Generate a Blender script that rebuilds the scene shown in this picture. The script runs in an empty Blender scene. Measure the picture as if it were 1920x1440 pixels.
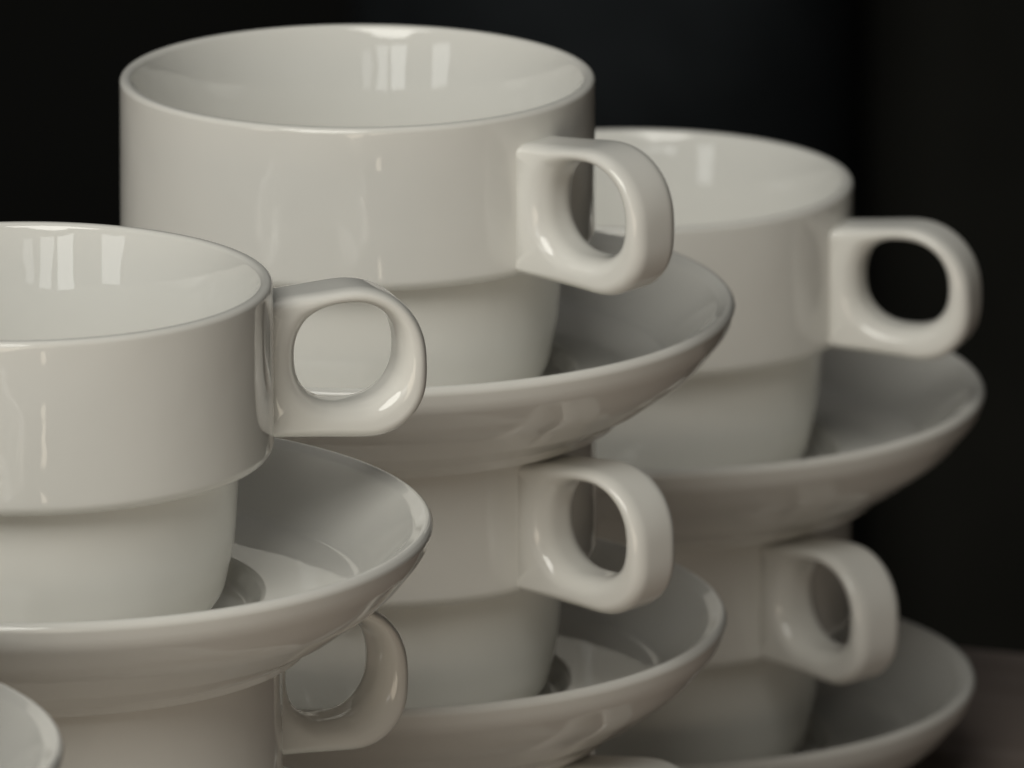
import bpy, math, random
from mathutils import Vector, Matrix
scene = bpy.context.scene
COL = scene.collection
MM = 0.001
R = math.radians

# ------------------------------------------------------------------ camera
PITCH = R(14.35)
fwd = Vector((0, math.cos(PITCH), -math.sin(PITCH)))
upv = Vector((0, math.sin(PITCH), math.cos(PITCH)))
rim_ref = Vector((-27.6, 0, 178.5))                     # rim centre of the tallest stack (mm)
cam_pos = (rim_ref - fwd * 2133 - upv * 54.95 + Vector((27.6, 0, 0))) * MM
cd = bpy.data.cameras.new('camera')
cd.lens = 420.0
cd.sensor_width = 36.0
cd.clip_start = 0.05
cd.clip_end = 60.0
cd.dof.use_dof = True
cd.dof.focus_distance = 2.015
cd.dof.aperture_fstop = 35.0
cam = bpy.data.objects.new('camera', cd)
cam.location = cam_pos
cam.rotation_euler = (math.pi / 2 - PITCH, 0, 0)
COL.objects.link(cam)
scene.camera = cam

# ------------------------------------------------------------------ world, lamps, exposure
world = bpy.data.worlds.new('World')
scene.world = world
world.use_nodes = True
bg = world.node_tree.nodes['Background']
bg.inputs['Color'].default_value = (1.0, 0.93, 0.84, 1)
bg.inputs['Strength'].default_value = 0.008

def area(name, az, el, dist, w, h, radiance, col, shape='RECTANGLE'):
    """Rectangular lamp seen from the cups at azimuth az (left of the viewer +) and elevation el, behind the camera."""
    tgt = Vector((-0.03, 0.0, 0.13))
    a, e = R(az), R(el)
    d = Vector((-math.sin(a) * math.cos(e), -math.cos(a) * math.cos(e), math.sin(e)))
    L = bpy.data.lights.new(name, 'AREA')
    L.shape = shape; L.size = w; L.size_y = h
    L.energy = radiance * math.pi * w * h                # W for the wanted radiance
    L.color = col
    o = bpy.data.objects.new(name, L)
    o.location = tgt + d * dist
    o.rotation_euler = (-d).to_track_quat('-Z', 'Y').to_euler()
    COL.objects.link(o)
    return o

DAY = (0.98, 1.0, 0.97)
area('window_lamp', 4, 15.5, 3.6, 0.24, 0.80, 1.1, DAY)
area('window_lamp', 12.5, 15.5, 3.6, 0.38, 0.90, 1.9, DAY)
area('window_lamp', 22, 15.0, 3.6, 0.50, 0.96, 2.5, DAY)
area('window_lamp', 45, 15.5, 3.6, 0.62, 0.84, 2.0, DAY)
WARM = (1.0, 0.86, 0.68)
area('room_lamp', 17, -3, 4.4, 6.0, 1.55, 1.85, WARM, 'ELLIPSE')
area('high_fill', 18, 41, 4.6, 3.2, 2.6, 4.6, (1.0, 0.985, 0.91), 'ELLIPSE')  # broad unseen fill added high in front to light the cup interiors
area('high_fill', 150, 78, 2.6, 2.2, 2.0, 0.32, (1.0, 0.98, 0.94), 'ELLIPSE')  # weak unseen fill added overhead to brighten the saucer interiors
area('streak_light', -11, -13.8, 2.6, 0.08, 0.09, 2.4, WARM)  # small unseen light added low to put warm streak reflections on cup walls

vs = scene.view_settings
vs.view_transform = 'Standard'
vs.look = 'None'
vs.exposure = 0.0
vs.gamma = 1.0
vs.use_curve_mapping = False
scene.cycles.use_denoising = True
scene.cycles.max_bounces = 12
scene.cycles.diffuse_bounces = 8
scene.cycles.glossy_bounces = 8
scene.cycles.sample_clamp_indirect = 6.0

# ------------------------------------------------------------------ helpers
def tag(o, label=None, cat=None, group=None, kind=None):
    if label: o['label'] = label
    if cat: o['category'] = cat
    if group: o['group'] = group
    if kind: o['kind'] = kind
    return o

def fillet(pts, n=10):
    """polyline [(x, y, radius)] -> polyline with rounded corners"""
    out = []
    for i, p in enumerate(pts):
        r = p[2] if len(p) > 2 else 0
        P = Vector(p[:2])
        if r <= 0 or i == 0 or i == len(pts) - 1:
            out.append(P); continue
        A = Vector(pts[i - 1][:2]) - P; B = Vector(pts[i + 1][:2]) - P
        la, lb = A.length, B.length
        A.normalize(); B.normalize()
        ang = A.angle(B)
        if abs(math.pi - ang) < 1e-3:
            out.append(P); continue
        t = min(r / math.tan(ang / 2), la * 0.49, lb * 0.49)
        rr = t * math.tan(ang / 2)
        S, E = P + A * t, P + B * t
        cen = P + (A + B).normalized() * (rr / math.sin(ang / 2))
        u, v = S - cen, E - cen
        om = u.angle(v)
        for k in range(n + 1):
            f = k / n
            out.append(cen + (u * math.sin((1 - f) * om) + v * math.sin(f * om)) / math.sin(om))
    return out

def resample(pts, step):
    out = [pts[0]]
    for a, b in zip(pts, pts[1:]):
        n = max(1, int(math.ceil((b - a).length / step)))
        for k in range(1, n + 1):
            q = a.lerp(b, k / n)
            if (q - out[-1]).length > 1e-4: out.append(q)
    return out

def mesh_from(name, verts, faces, mat):
    me = bpy.data.meshes.new(name)
    me.from_pydata(verts, [], faces)
    me.materials.append(mat)
    for p in me.polygons: p.use_smooth = True
    me.update()
    return me

def lathe(name, prof, mat, seg=192):
    prof = [p for p in prof]
    verts, faces, rings = [], [], []
    for p in prof:
        if p.x < 1e-4:
            rings.append([len(verts)]); verts.append((0, 0, p.y * MM))
        else:
            i0 = len(verts)
            for k in range(seg):
                a = 2 * math.pi * k / seg
                verts.append((p.x * math.cos(a) * MM, p.x * math.sin(a) * MM, p.y * MM))
            rings.append(list(range(i0, i0 + seg)))
    for A, B in zip(rings, rings[1:]):
        for k in range(seg):
            k2 = (k + 1) % seg
            if len(A) == 1: faces.append((A[0], B[k2], B[k]))
            elif len(B) == 1: faces.append((A[k], A[k2], B[0]))
            else: faces.append((A[k], A[k2], B[k2], B[k]))
    return mesh_from(name, verts, faces, mat)

# ------------------------------------------------------------------ materials
def new_mat(name):
    m = bpy.data.materials.new(name); m.use_nodes = True
    nt = m.node_tree
    return m, nt, nt.nodes['Principled BSDF']

def porcelain(name, ripple):
    m, nt, b = new_mat(name)
    N, L = nt.nodes, nt.links
    tc = N.new('ShaderNodeTexCoord')
    n1 = N.new('ShaderNodeTexNoise'); n1.inputs['Scale'].default_value = 28; n1.inputs['Detail'].default_value = 4
    L.new(tc.outputs['Object'], n1.inputs['Vector'])
    r1 = N.new('ShaderNodeValToRGB')
    r1.color_ramp.elements[0].position = 0.3; r1.color_ramp.elements[0].color = (0.795, 0.785, 0.745, 1)
    r1.color_ramp.elements[1].position = 0.7; r1.color_ramp.elements[1].color = (0.815, 0.805, 0.768, 1)
    L.new(n1.outputs['Fac'], r1.inputs['Fac'])
    # sparse tiny specks in the glaze
    vo = N.new('ShaderNodeTexVoronoi'); vo.inputs['Scale'].default_value = 95
    L.new(tc.outputs['Object'], vo.inputs['Vector'])
    sp = N.new('ShaderNodeMath'); sp.operation = 'LESS_THAN'; sp.inputs[1].default_value = 0.030
    L.new(vo.outputs['Distance'], sp.inputs[0])
    sx = N.new('ShaderNodeSeparateColor'); L.new(vo.outputs['Color'], sx.inputs['Color'])
    g = N.new('ShaderNodeMath'); g.operation = 'GREATER_THAN'; g.inputs[1].default_value = 0.91
    L.new(sx.outputs['Red'], g.inputs[0])
    mu = N.new('ShaderNodeMath'); mu.operation = 'MULTIPLY'
    L.new(sp.outputs[0], mu.inputs[0]); L.new(g.outputs[0], mu.inputs[1])
    mu2 = N.new('ShaderNodeMath'); mu2.operation = 'MULTIPLY'; mu2.inputs[1].default_value = 0.5
    L.new(mu.outputs[0], mu2.inputs[0])
    mx = N.new('ShaderNodeMix'); mx.data_type = 'RGBA'
    L.new(mu2.outputs[0], mx.inputs['Factor']); L.new(r1.outputs['Color'], mx.inputs['A'])
    mx.inputs['B'].default_value = (0.25, 0.22, 0.19, 1)
    L.new(mx.outputs['Result'], b.inputs['Base Color'])
    b.inputs['Roughness'].default_value = 0.032
    b.inputs['IOR'].default_value = 1.58
    # glaze waviness: long soft ripples so that reflections wobble
    n2 = N.new('ShaderNodeTexNoise'); n2.inputs['Scale'].default_value = 60; n2.inputs['Detail'].default_value = 2
    L.new(tc.outputs['Object'], n2.inputs['Vector'])
    bp = N.new('ShaderNodeBump'); bp.inputs['Strength'].default_value = ripple; bp.inputs['Distance'].default_value = 0.0012
    L.new(n2.outputs['Fac'], bp.inputs['Height'])
    L.new(bp.outputs['Normal'], b.inputs['Normal'])
    return m
PORC = porcelain('glazed_porcelain', 0.22)
PORC_SAUCER = porcelain('glazed_porcelain_saucer', 0.05)

def wood():
    m, nt, b = new_mat('dark_table_wood')
    N, L = nt.nodes, nt.links
    tc = N.new('ShaderNodeTexCoord')
    mp = N.new('ShaderNodeMapping'); mp.inputs['Scale'].default_value = (6, 90, 90)
    L.new(tc.outputs['Object'], mp.inputs['Vector'])
    n = N.new('ShaderNodeTexNoise'); n.inputs['Scale'].default_value = 1.0; n.inputs['Detail'].default_value = 6
    L.new(mp.outputs['Vector'], n.inputs['Vector'])
    r = N.new('ShaderNodeValToRGB')
    r.color_ramp.elements[0].position = 0.3; r.color_ramp.elements[0].color = (0.17, 0.138, 0.122, 1)
    r.color_ramp.elements[1].position = 0.7; r.color_ramp.elements[1].color = (0.24, 0.20, 0.18, 1)
    L.new(n.outputs['Fac'], r.inputs['Fac']); L.new(r.outputs['Color'], b.inputs['Base Color'])
    b.inputs['Roughness'].default_value = 0.55
    bp = N.new('ShaderNodeBump'); bp.inputs['Strength'].default_value = 0.2; bp.inputs['Distance'].default_value = 0.0005
    L.new(n.outputs['Fac'], bp.inputs['Height']); L.new(bp.outputs['Normal'], b.inputs['Normal'])
    return m

def dark(name, c0, c1, scale):
    m, nt, b = new_mat(name)
    N, L = nt.nodes, nt.links
    tc = N.new('ShaderNodeTexCoord')
    n = N.new('ShaderNodeTexNoise'); n.inputs['Scale'].default_value = scale; n.inputs['Detail'].default_value = 3
    L.new(tc.outputs['Object'], n.inputs['Vector'])
    r = N.new('ShaderNodeValToRGB')
    r.color_ramp.elements[0].position = 0.35; r.color_ramp.elements[0].color = (*c0, 1)
    r.color_ramp.elements[1].position = 0.65; r.color_ramp.elements[1].color = (*c1, 1)
    L.new(n.outputs['Fac'], r.inputs['Fac']); L.new(r.outputs['Color'], b.inputs['Base Color'])
    b.inputs['Roughness'].default_value = 0.8
    b.inputs['Specular IOR Level'].default_value = 0.15
    return m

# ------------------------------------------------------------------ setting: table and dark wall
def rounded_slab(name, x0, x1, y0, y1, z0, z1, rad, mat):
    pts = fillet([(y0, z0), (y1, z0, rad), (y1, z1, rad), (y0, z1)], 8)
    n = len(pts)
    verts = [(x0, p.x, p.y) for p in pts] + [(x1, p.x, p.y) for p in pts]
    faces = [(i, (i + 1) % n, n + (i + 1) % n, n + i) for i in range(n)]
    faces += [tuple(range(n))[::-1], tuple(range(n, 2 * n))]
    me = mesh_from(name, verts, faces, mat)
    for p in me.polygons:
        if len(p.vertices) > 4: p.use_smooth = False
    o = bpy.data.objects.new(name, me); COL.objects.link(o)
    return o

tab = rounded_slab('tabletop', -0.75, 0.75, -0.74, 0.0, -0.032, 0.0, 0.004, wood())
tab.location = (0.095, 0.262, 0)
tab.rotation_euler = (0, 0, R(-20))
tag(tab, kind='structure')

def box(name, x0, x1, y0, y1, z0, z1, mat, parent=None):
    v = [(x, y, z) for x in (x0, x1) for y in (y0, y1) for z in (z0, z1)]
    f = [(0, 1, 3, 2), (4, 6, 7, 5), (0, 4, 5, 1), (2, 3, 7, 6), (0, 2, 6, 4), (1, 5, 7, 3)]
    me = bpy.data.meshes.new(name); me.from_pydata(v, [], f); me.materials.append(mat); me.update()
    o = bpy.data.objects.new(name, me); COL.objects.link(o)
    if parent: o.parent = parent
    return o
wall = box('wall', -1.6, 1.6, 1.50, 1.58, -0.74, 0.9, dark('black_wall', (0.0006, 0.0008, 0.0007), (0.002, 0.0025, 0.0022), 6))
tag(wall, kind='structure')
def rounded_panel(x0, x1, y_back, depth, ex, z0, z1, mat, parent):
    """upright panel whose side edges round away towards the wall"""
    left = [(x0 + ex - ex * math.cos(math.pi / 2 * k / 16), y_back - depth * math.sin(math.pi / 2 * k / 16)) for k in range(17)]
    right = [(x1 - (p[0] - x0), p[1]) for p in left[::-1]]
    prof = left + right
    n = len(prof)
    v = [(p[0], p[1], z0) for p in prof] + [(p[0], p[1], z1) for p in prof]
    f = [(i, (i + 1) % n, n + (i + 1) % n, n + i) for i in range(n)] + [tuple(range(n))[::-1], tuple(range(n, 2 * n))]
    me = mesh_from('wall_panel', v, f, mat)
    for p in me.polygons:
        if len(p.vertices) > 4: p.use_smooth = False
    o = bpy.data.objects.new('wall_panel', me); COL.objects.link(o); o.parent = parent
    return o
rounded_panel(-0.050, 0.110, 1.50, 0.05, 0.050, -0.72, 0.9, dark('slate_panel', (0.006, 0.0078, 0.0095), (0.018, 0.022, 0.026), 14), wall)
rounded_panel(0.108, 0.60, 1.50, 0.05, 0.030, -0.72, 0.9, dark('charcoal_panel', (0.008, 0.0085, 0.0075), (0.013, 0.0135, 0.012), 10), wall)

# ------------------------------------------------------------------ cup and saucer shapes (mm)
CUP_H = 57.0
STEP = CUP_H - 29.4
# the inside flares towards the lip: wall angle 18 deg near the rim, easing to 4 deg further down
inner, r_in, d = [], 39.75, 2.0
while d < 20:
    ang = 18 - 7.0 * (d - 2) / 8 if d < 10 else 11 - 7 * (d - 10) / 10
    inner.append((r_in, CUP_H - d)); r_in -= 0.5 * math.tan(R(ang)); d += 0.5
cup_prof = fillet([
    (0, 2.2), (27.4, 2.2, 1.2), (28.4, 0, 0.8), (30.6, 0, 1.2), (34.0, 3.6, 7), (36.0, 13, 30),
    (36.9, STEP - 0.9, 0.9), (42.55, STEP, 2.2), (42.5, CUP_H, 1.15), (40.45, CUP_H, 1.1)] + inner + [
    (35.2, CUP_H - 26, 6), (33.4, 27, 12), (31.8, 12, 14), (25, 4.6, 10), (0, 4.3)], 12)
cup_me = lathe('cup_body', resample(cup_prof, 0.7), PORC)

WELL = 5.5
SAU_RIM = 21.5
sau_prof = fillet([
    (0, 4.5), (43.6, 4.5, 0.5), (44.0, 0, 0.8), (46.3, 0, 0.9), (47.6, 1.8, 1.6), (53.5, 5.2, 12), (61.3, 10.9, 22),
    (66.3, 17.3, 8), (67.25, SAU_RIM - 0.9, 1.2), (66.3, SAU_RIM + 0.4, 1.0), (63.9, SAU_RIM - 0.8, 2.4), (55.0, 10.6, 3.2),
    (38.6, 8.9, 1.6), (36.6, WELL, 1.8), (0, WELL)], 12)
sau_me = lathe('saucer', resample(sau_prof, 0.7), PORC_SAUCER, 224)

def handle_mesh():
    outline = fillet([(36.5, -6.2), (69.4, -2.9, 15.5), (69.8, -31.0, 9.5), (36.5, -28.6)], 14)
    outline = resample(outline, 0.25)
    outline.append(outline[0])
    cx, cz = 56.0, -15.7
    N, half = 160, 5.7
    segs = list(zip(outline, outline[1:]))
    ro = []
    for i in range(N):
        a = 2 * math.pi * i / N
        d = Vector((math.cos(a), math.sin(a)))
        best = 5.0
        for p, q in segs:
            e = q - p
            den = d.x * e.y - d.y * e.x
            if abs(den) < 1e-9: continue
            w = p - Vector((cx, cz))
            t = (w.x * e.y - w.y * e.x) / den
            s = (w.x * d.y - w.y * d.x) / den
            if t > 0 and -1e-6 <= s <= 1 + 1e-6: best = max(best, t)
        ro.append(best)
    # soften polar radius
    for _ in range(14):
        ro = [(ro[i - 1] + 2 * ro[i] + ro[(i + 1) % N]) / 4 for i in range(N)]
    verts, faces, M = [], [], 0
    for i in range(N):
        a = 2 * math.pi * i / N
        rin = (abs(math.cos(a) / 9.0) ** 2.3 + abs(math.sin(a) / 8.6) ** 2.3) ** (-1 / 2.3)   # rounded, slightly squarish hole
        span = ro[i] - rin
        a_in = min(0.54 * span, 3.4); a_out = min(0.40 * span, 2.2)
        sec = []
        K = 12
        def arc(c, rx, ry, s0, s1):
            for k in range(K):
                s = s0 + (s1 - s0) * k / (K - 1)
                sec.append((c[0] + rx * math.cos(s), c[1] + ry * math.sin(s)))
        b_in, b_out = 4.6, 2.9
        h = math.pi / 2
        arc((ro[i] - a_out, half - b_out), a_out, b_out, 0, h)
        arc((rin + a_in, half - b_in), a_in, b_in, h, 2 * h)
        arc((rin + a_in, -half + b_in), a_in, b_in, 2 * h, 3 * h)
        arc((ro[i] - a_out, -half + b_out), a_out, b_out, 3 * h, 4 * h)
        M = len(sec)
        for rho, t in sec:
            x = cx + rho * math.cos(a); z = cz + rho * math.sin(a)
            x = max(x, 41.1)
            fl = math.exp(-max(0, x - 42.2) / 0.9)
            t *= 1 + 0.07 * fl
            verts.append((x * MM, t * MM, (CUP_H + z) * MM))
    for i in range(N):
        for k in range(M):
            A = i * M + k; B = i * M + (k + 1) % M
            C = ((i + 1) % N) * M + (k + 1) % M; D = ((i + 1) % N) * M + k
            faces.append((A, B, C, D))
    me = mesh_from('cup_handle', verts, faces, PORC)
    return me
han_me = handle_mesh()

def make_cup(x, y, z, phi, label, tilt=(0, 0)):
    """phi: handle direction, degrees from +x towards the viewer"""
    root = bpy.data.objects.new('coffee_cup', None)
    root.empty_display_size = 0.02
    root.location = (x * MM, y * MM, z * MM)
    root.rotation_euler = (R(tilt[0]), R(tilt[1]), R(-phi))
    COL.objects.link(root)
    tag(root, label, 'cup', 'stacked white cups')
    for n, me in (('body', cup_me), ('handle', han_me)):
        o = bpy.data.objects.new(n, me); o.parent = root; COL.objects.link(o)
    return root

def make_saucer(x, y, z, label, tilt=(0, 0), rot=0):
    o = bpy.data.objects.new('saucer', sau_me)
    o.location = (x * MM, y * MM, z * MM)
    o.rotation_euler = (R(tilt[0]), R(tilt[1]), R(rot))
    COL.objects.link(o)
    tag(o, label, 'saucer', 'stacked white saucers')
    return o

PITCHZ = WELL + CUP_H - 4.5
EPS = 0.04
# stacks: x, y, then units from the table up: (saucer dx, dy), (cup dx, dy), handle angle, saucer label, cup label
stacks = [
    (-27.6, 0.0, [
        ((0.3, 0), (0.2, 0), 27, 'white saucer at the foot of the tall middle stack, on the table',
         'white cup at the foot of the tall middle stack, only its handle top showing'),
        ((-0.7, 0), (0.3, 0), 40, 'white saucer under the second cup of the tall middle stack',
         'white cup in the tall middle stack, held between two saucers'),
        ((0.5, 0), (0.0, 0), 40, 'white saucer directly under the topmost cup of the tall middle stack',
         'white cup crowning the tall middle stack against the dark wall')]),
    (-82.2, -153.0, [
        ((0.2, 0), (0.2, 0), -30, 'white saucer on the table at the foot of the sharply focused stack',
         'white cup lowest in the stack whose top cup mirrors its own handle'),
        ((0.8, 0.4), (1.2, 0.2), -28, 'white saucer below the lower cup in the stack whose top cup mirrors its own handle',
         'white cup with its handle half covered by the saucer resting on its rim'),
        ((1.9, 0.2), (0.0, 0), -16, 'white saucer under the sharply focused cup whose side mirrors its own handle',
         'sharply focused white cup whose side mirrors its own ring handle, topmost of its stack')]),
    (22.8, 165.0, [
        ((0.5, 0), (0.7, 0), 47.5, 'blurred white saucer lying on the brown table under the short stack',
         'blurred white cup at the bottom of the short stack, standing on the table saucer'),
        ((1.8, 0), (0.6, 0), 20, 'blurred white saucer under the top cup of the short stack',
         'blurred white cup topping the short stack, dark wall showing through its handle')]),
    (-137.0, -290.0, [
        ((0, 0), (0, 0), 160, 'white saucer at the foot of the stack standing foremost on the table',
         'white cup lowest in the foremost stack'),
        ((0.2, 0), (0, 0), 150, 'white saucer halfway up the foremost stack',
         'white cup in the middle of the foremost stack'),
        ((0, 0), (0, 0), 165, 'white saucer whose rounded edge pokes in front of the sharply focused stack',
         'white cup on the saucer that only shows its rounded edge')]),
]
for sx, sy, units in stacks:
    for k, (so, co, phi, slab, clab) in enumerate(units):
        z0 = k * (PITCHZ + 2 * EPS) + EPS
        make_saucer(sx + so[0], sy + so[1], z0, slab, rot=37 * k + 11)
        make_cup(sx + co[0], sy + co[1], z0 + WELL + EPS, phi, clab)
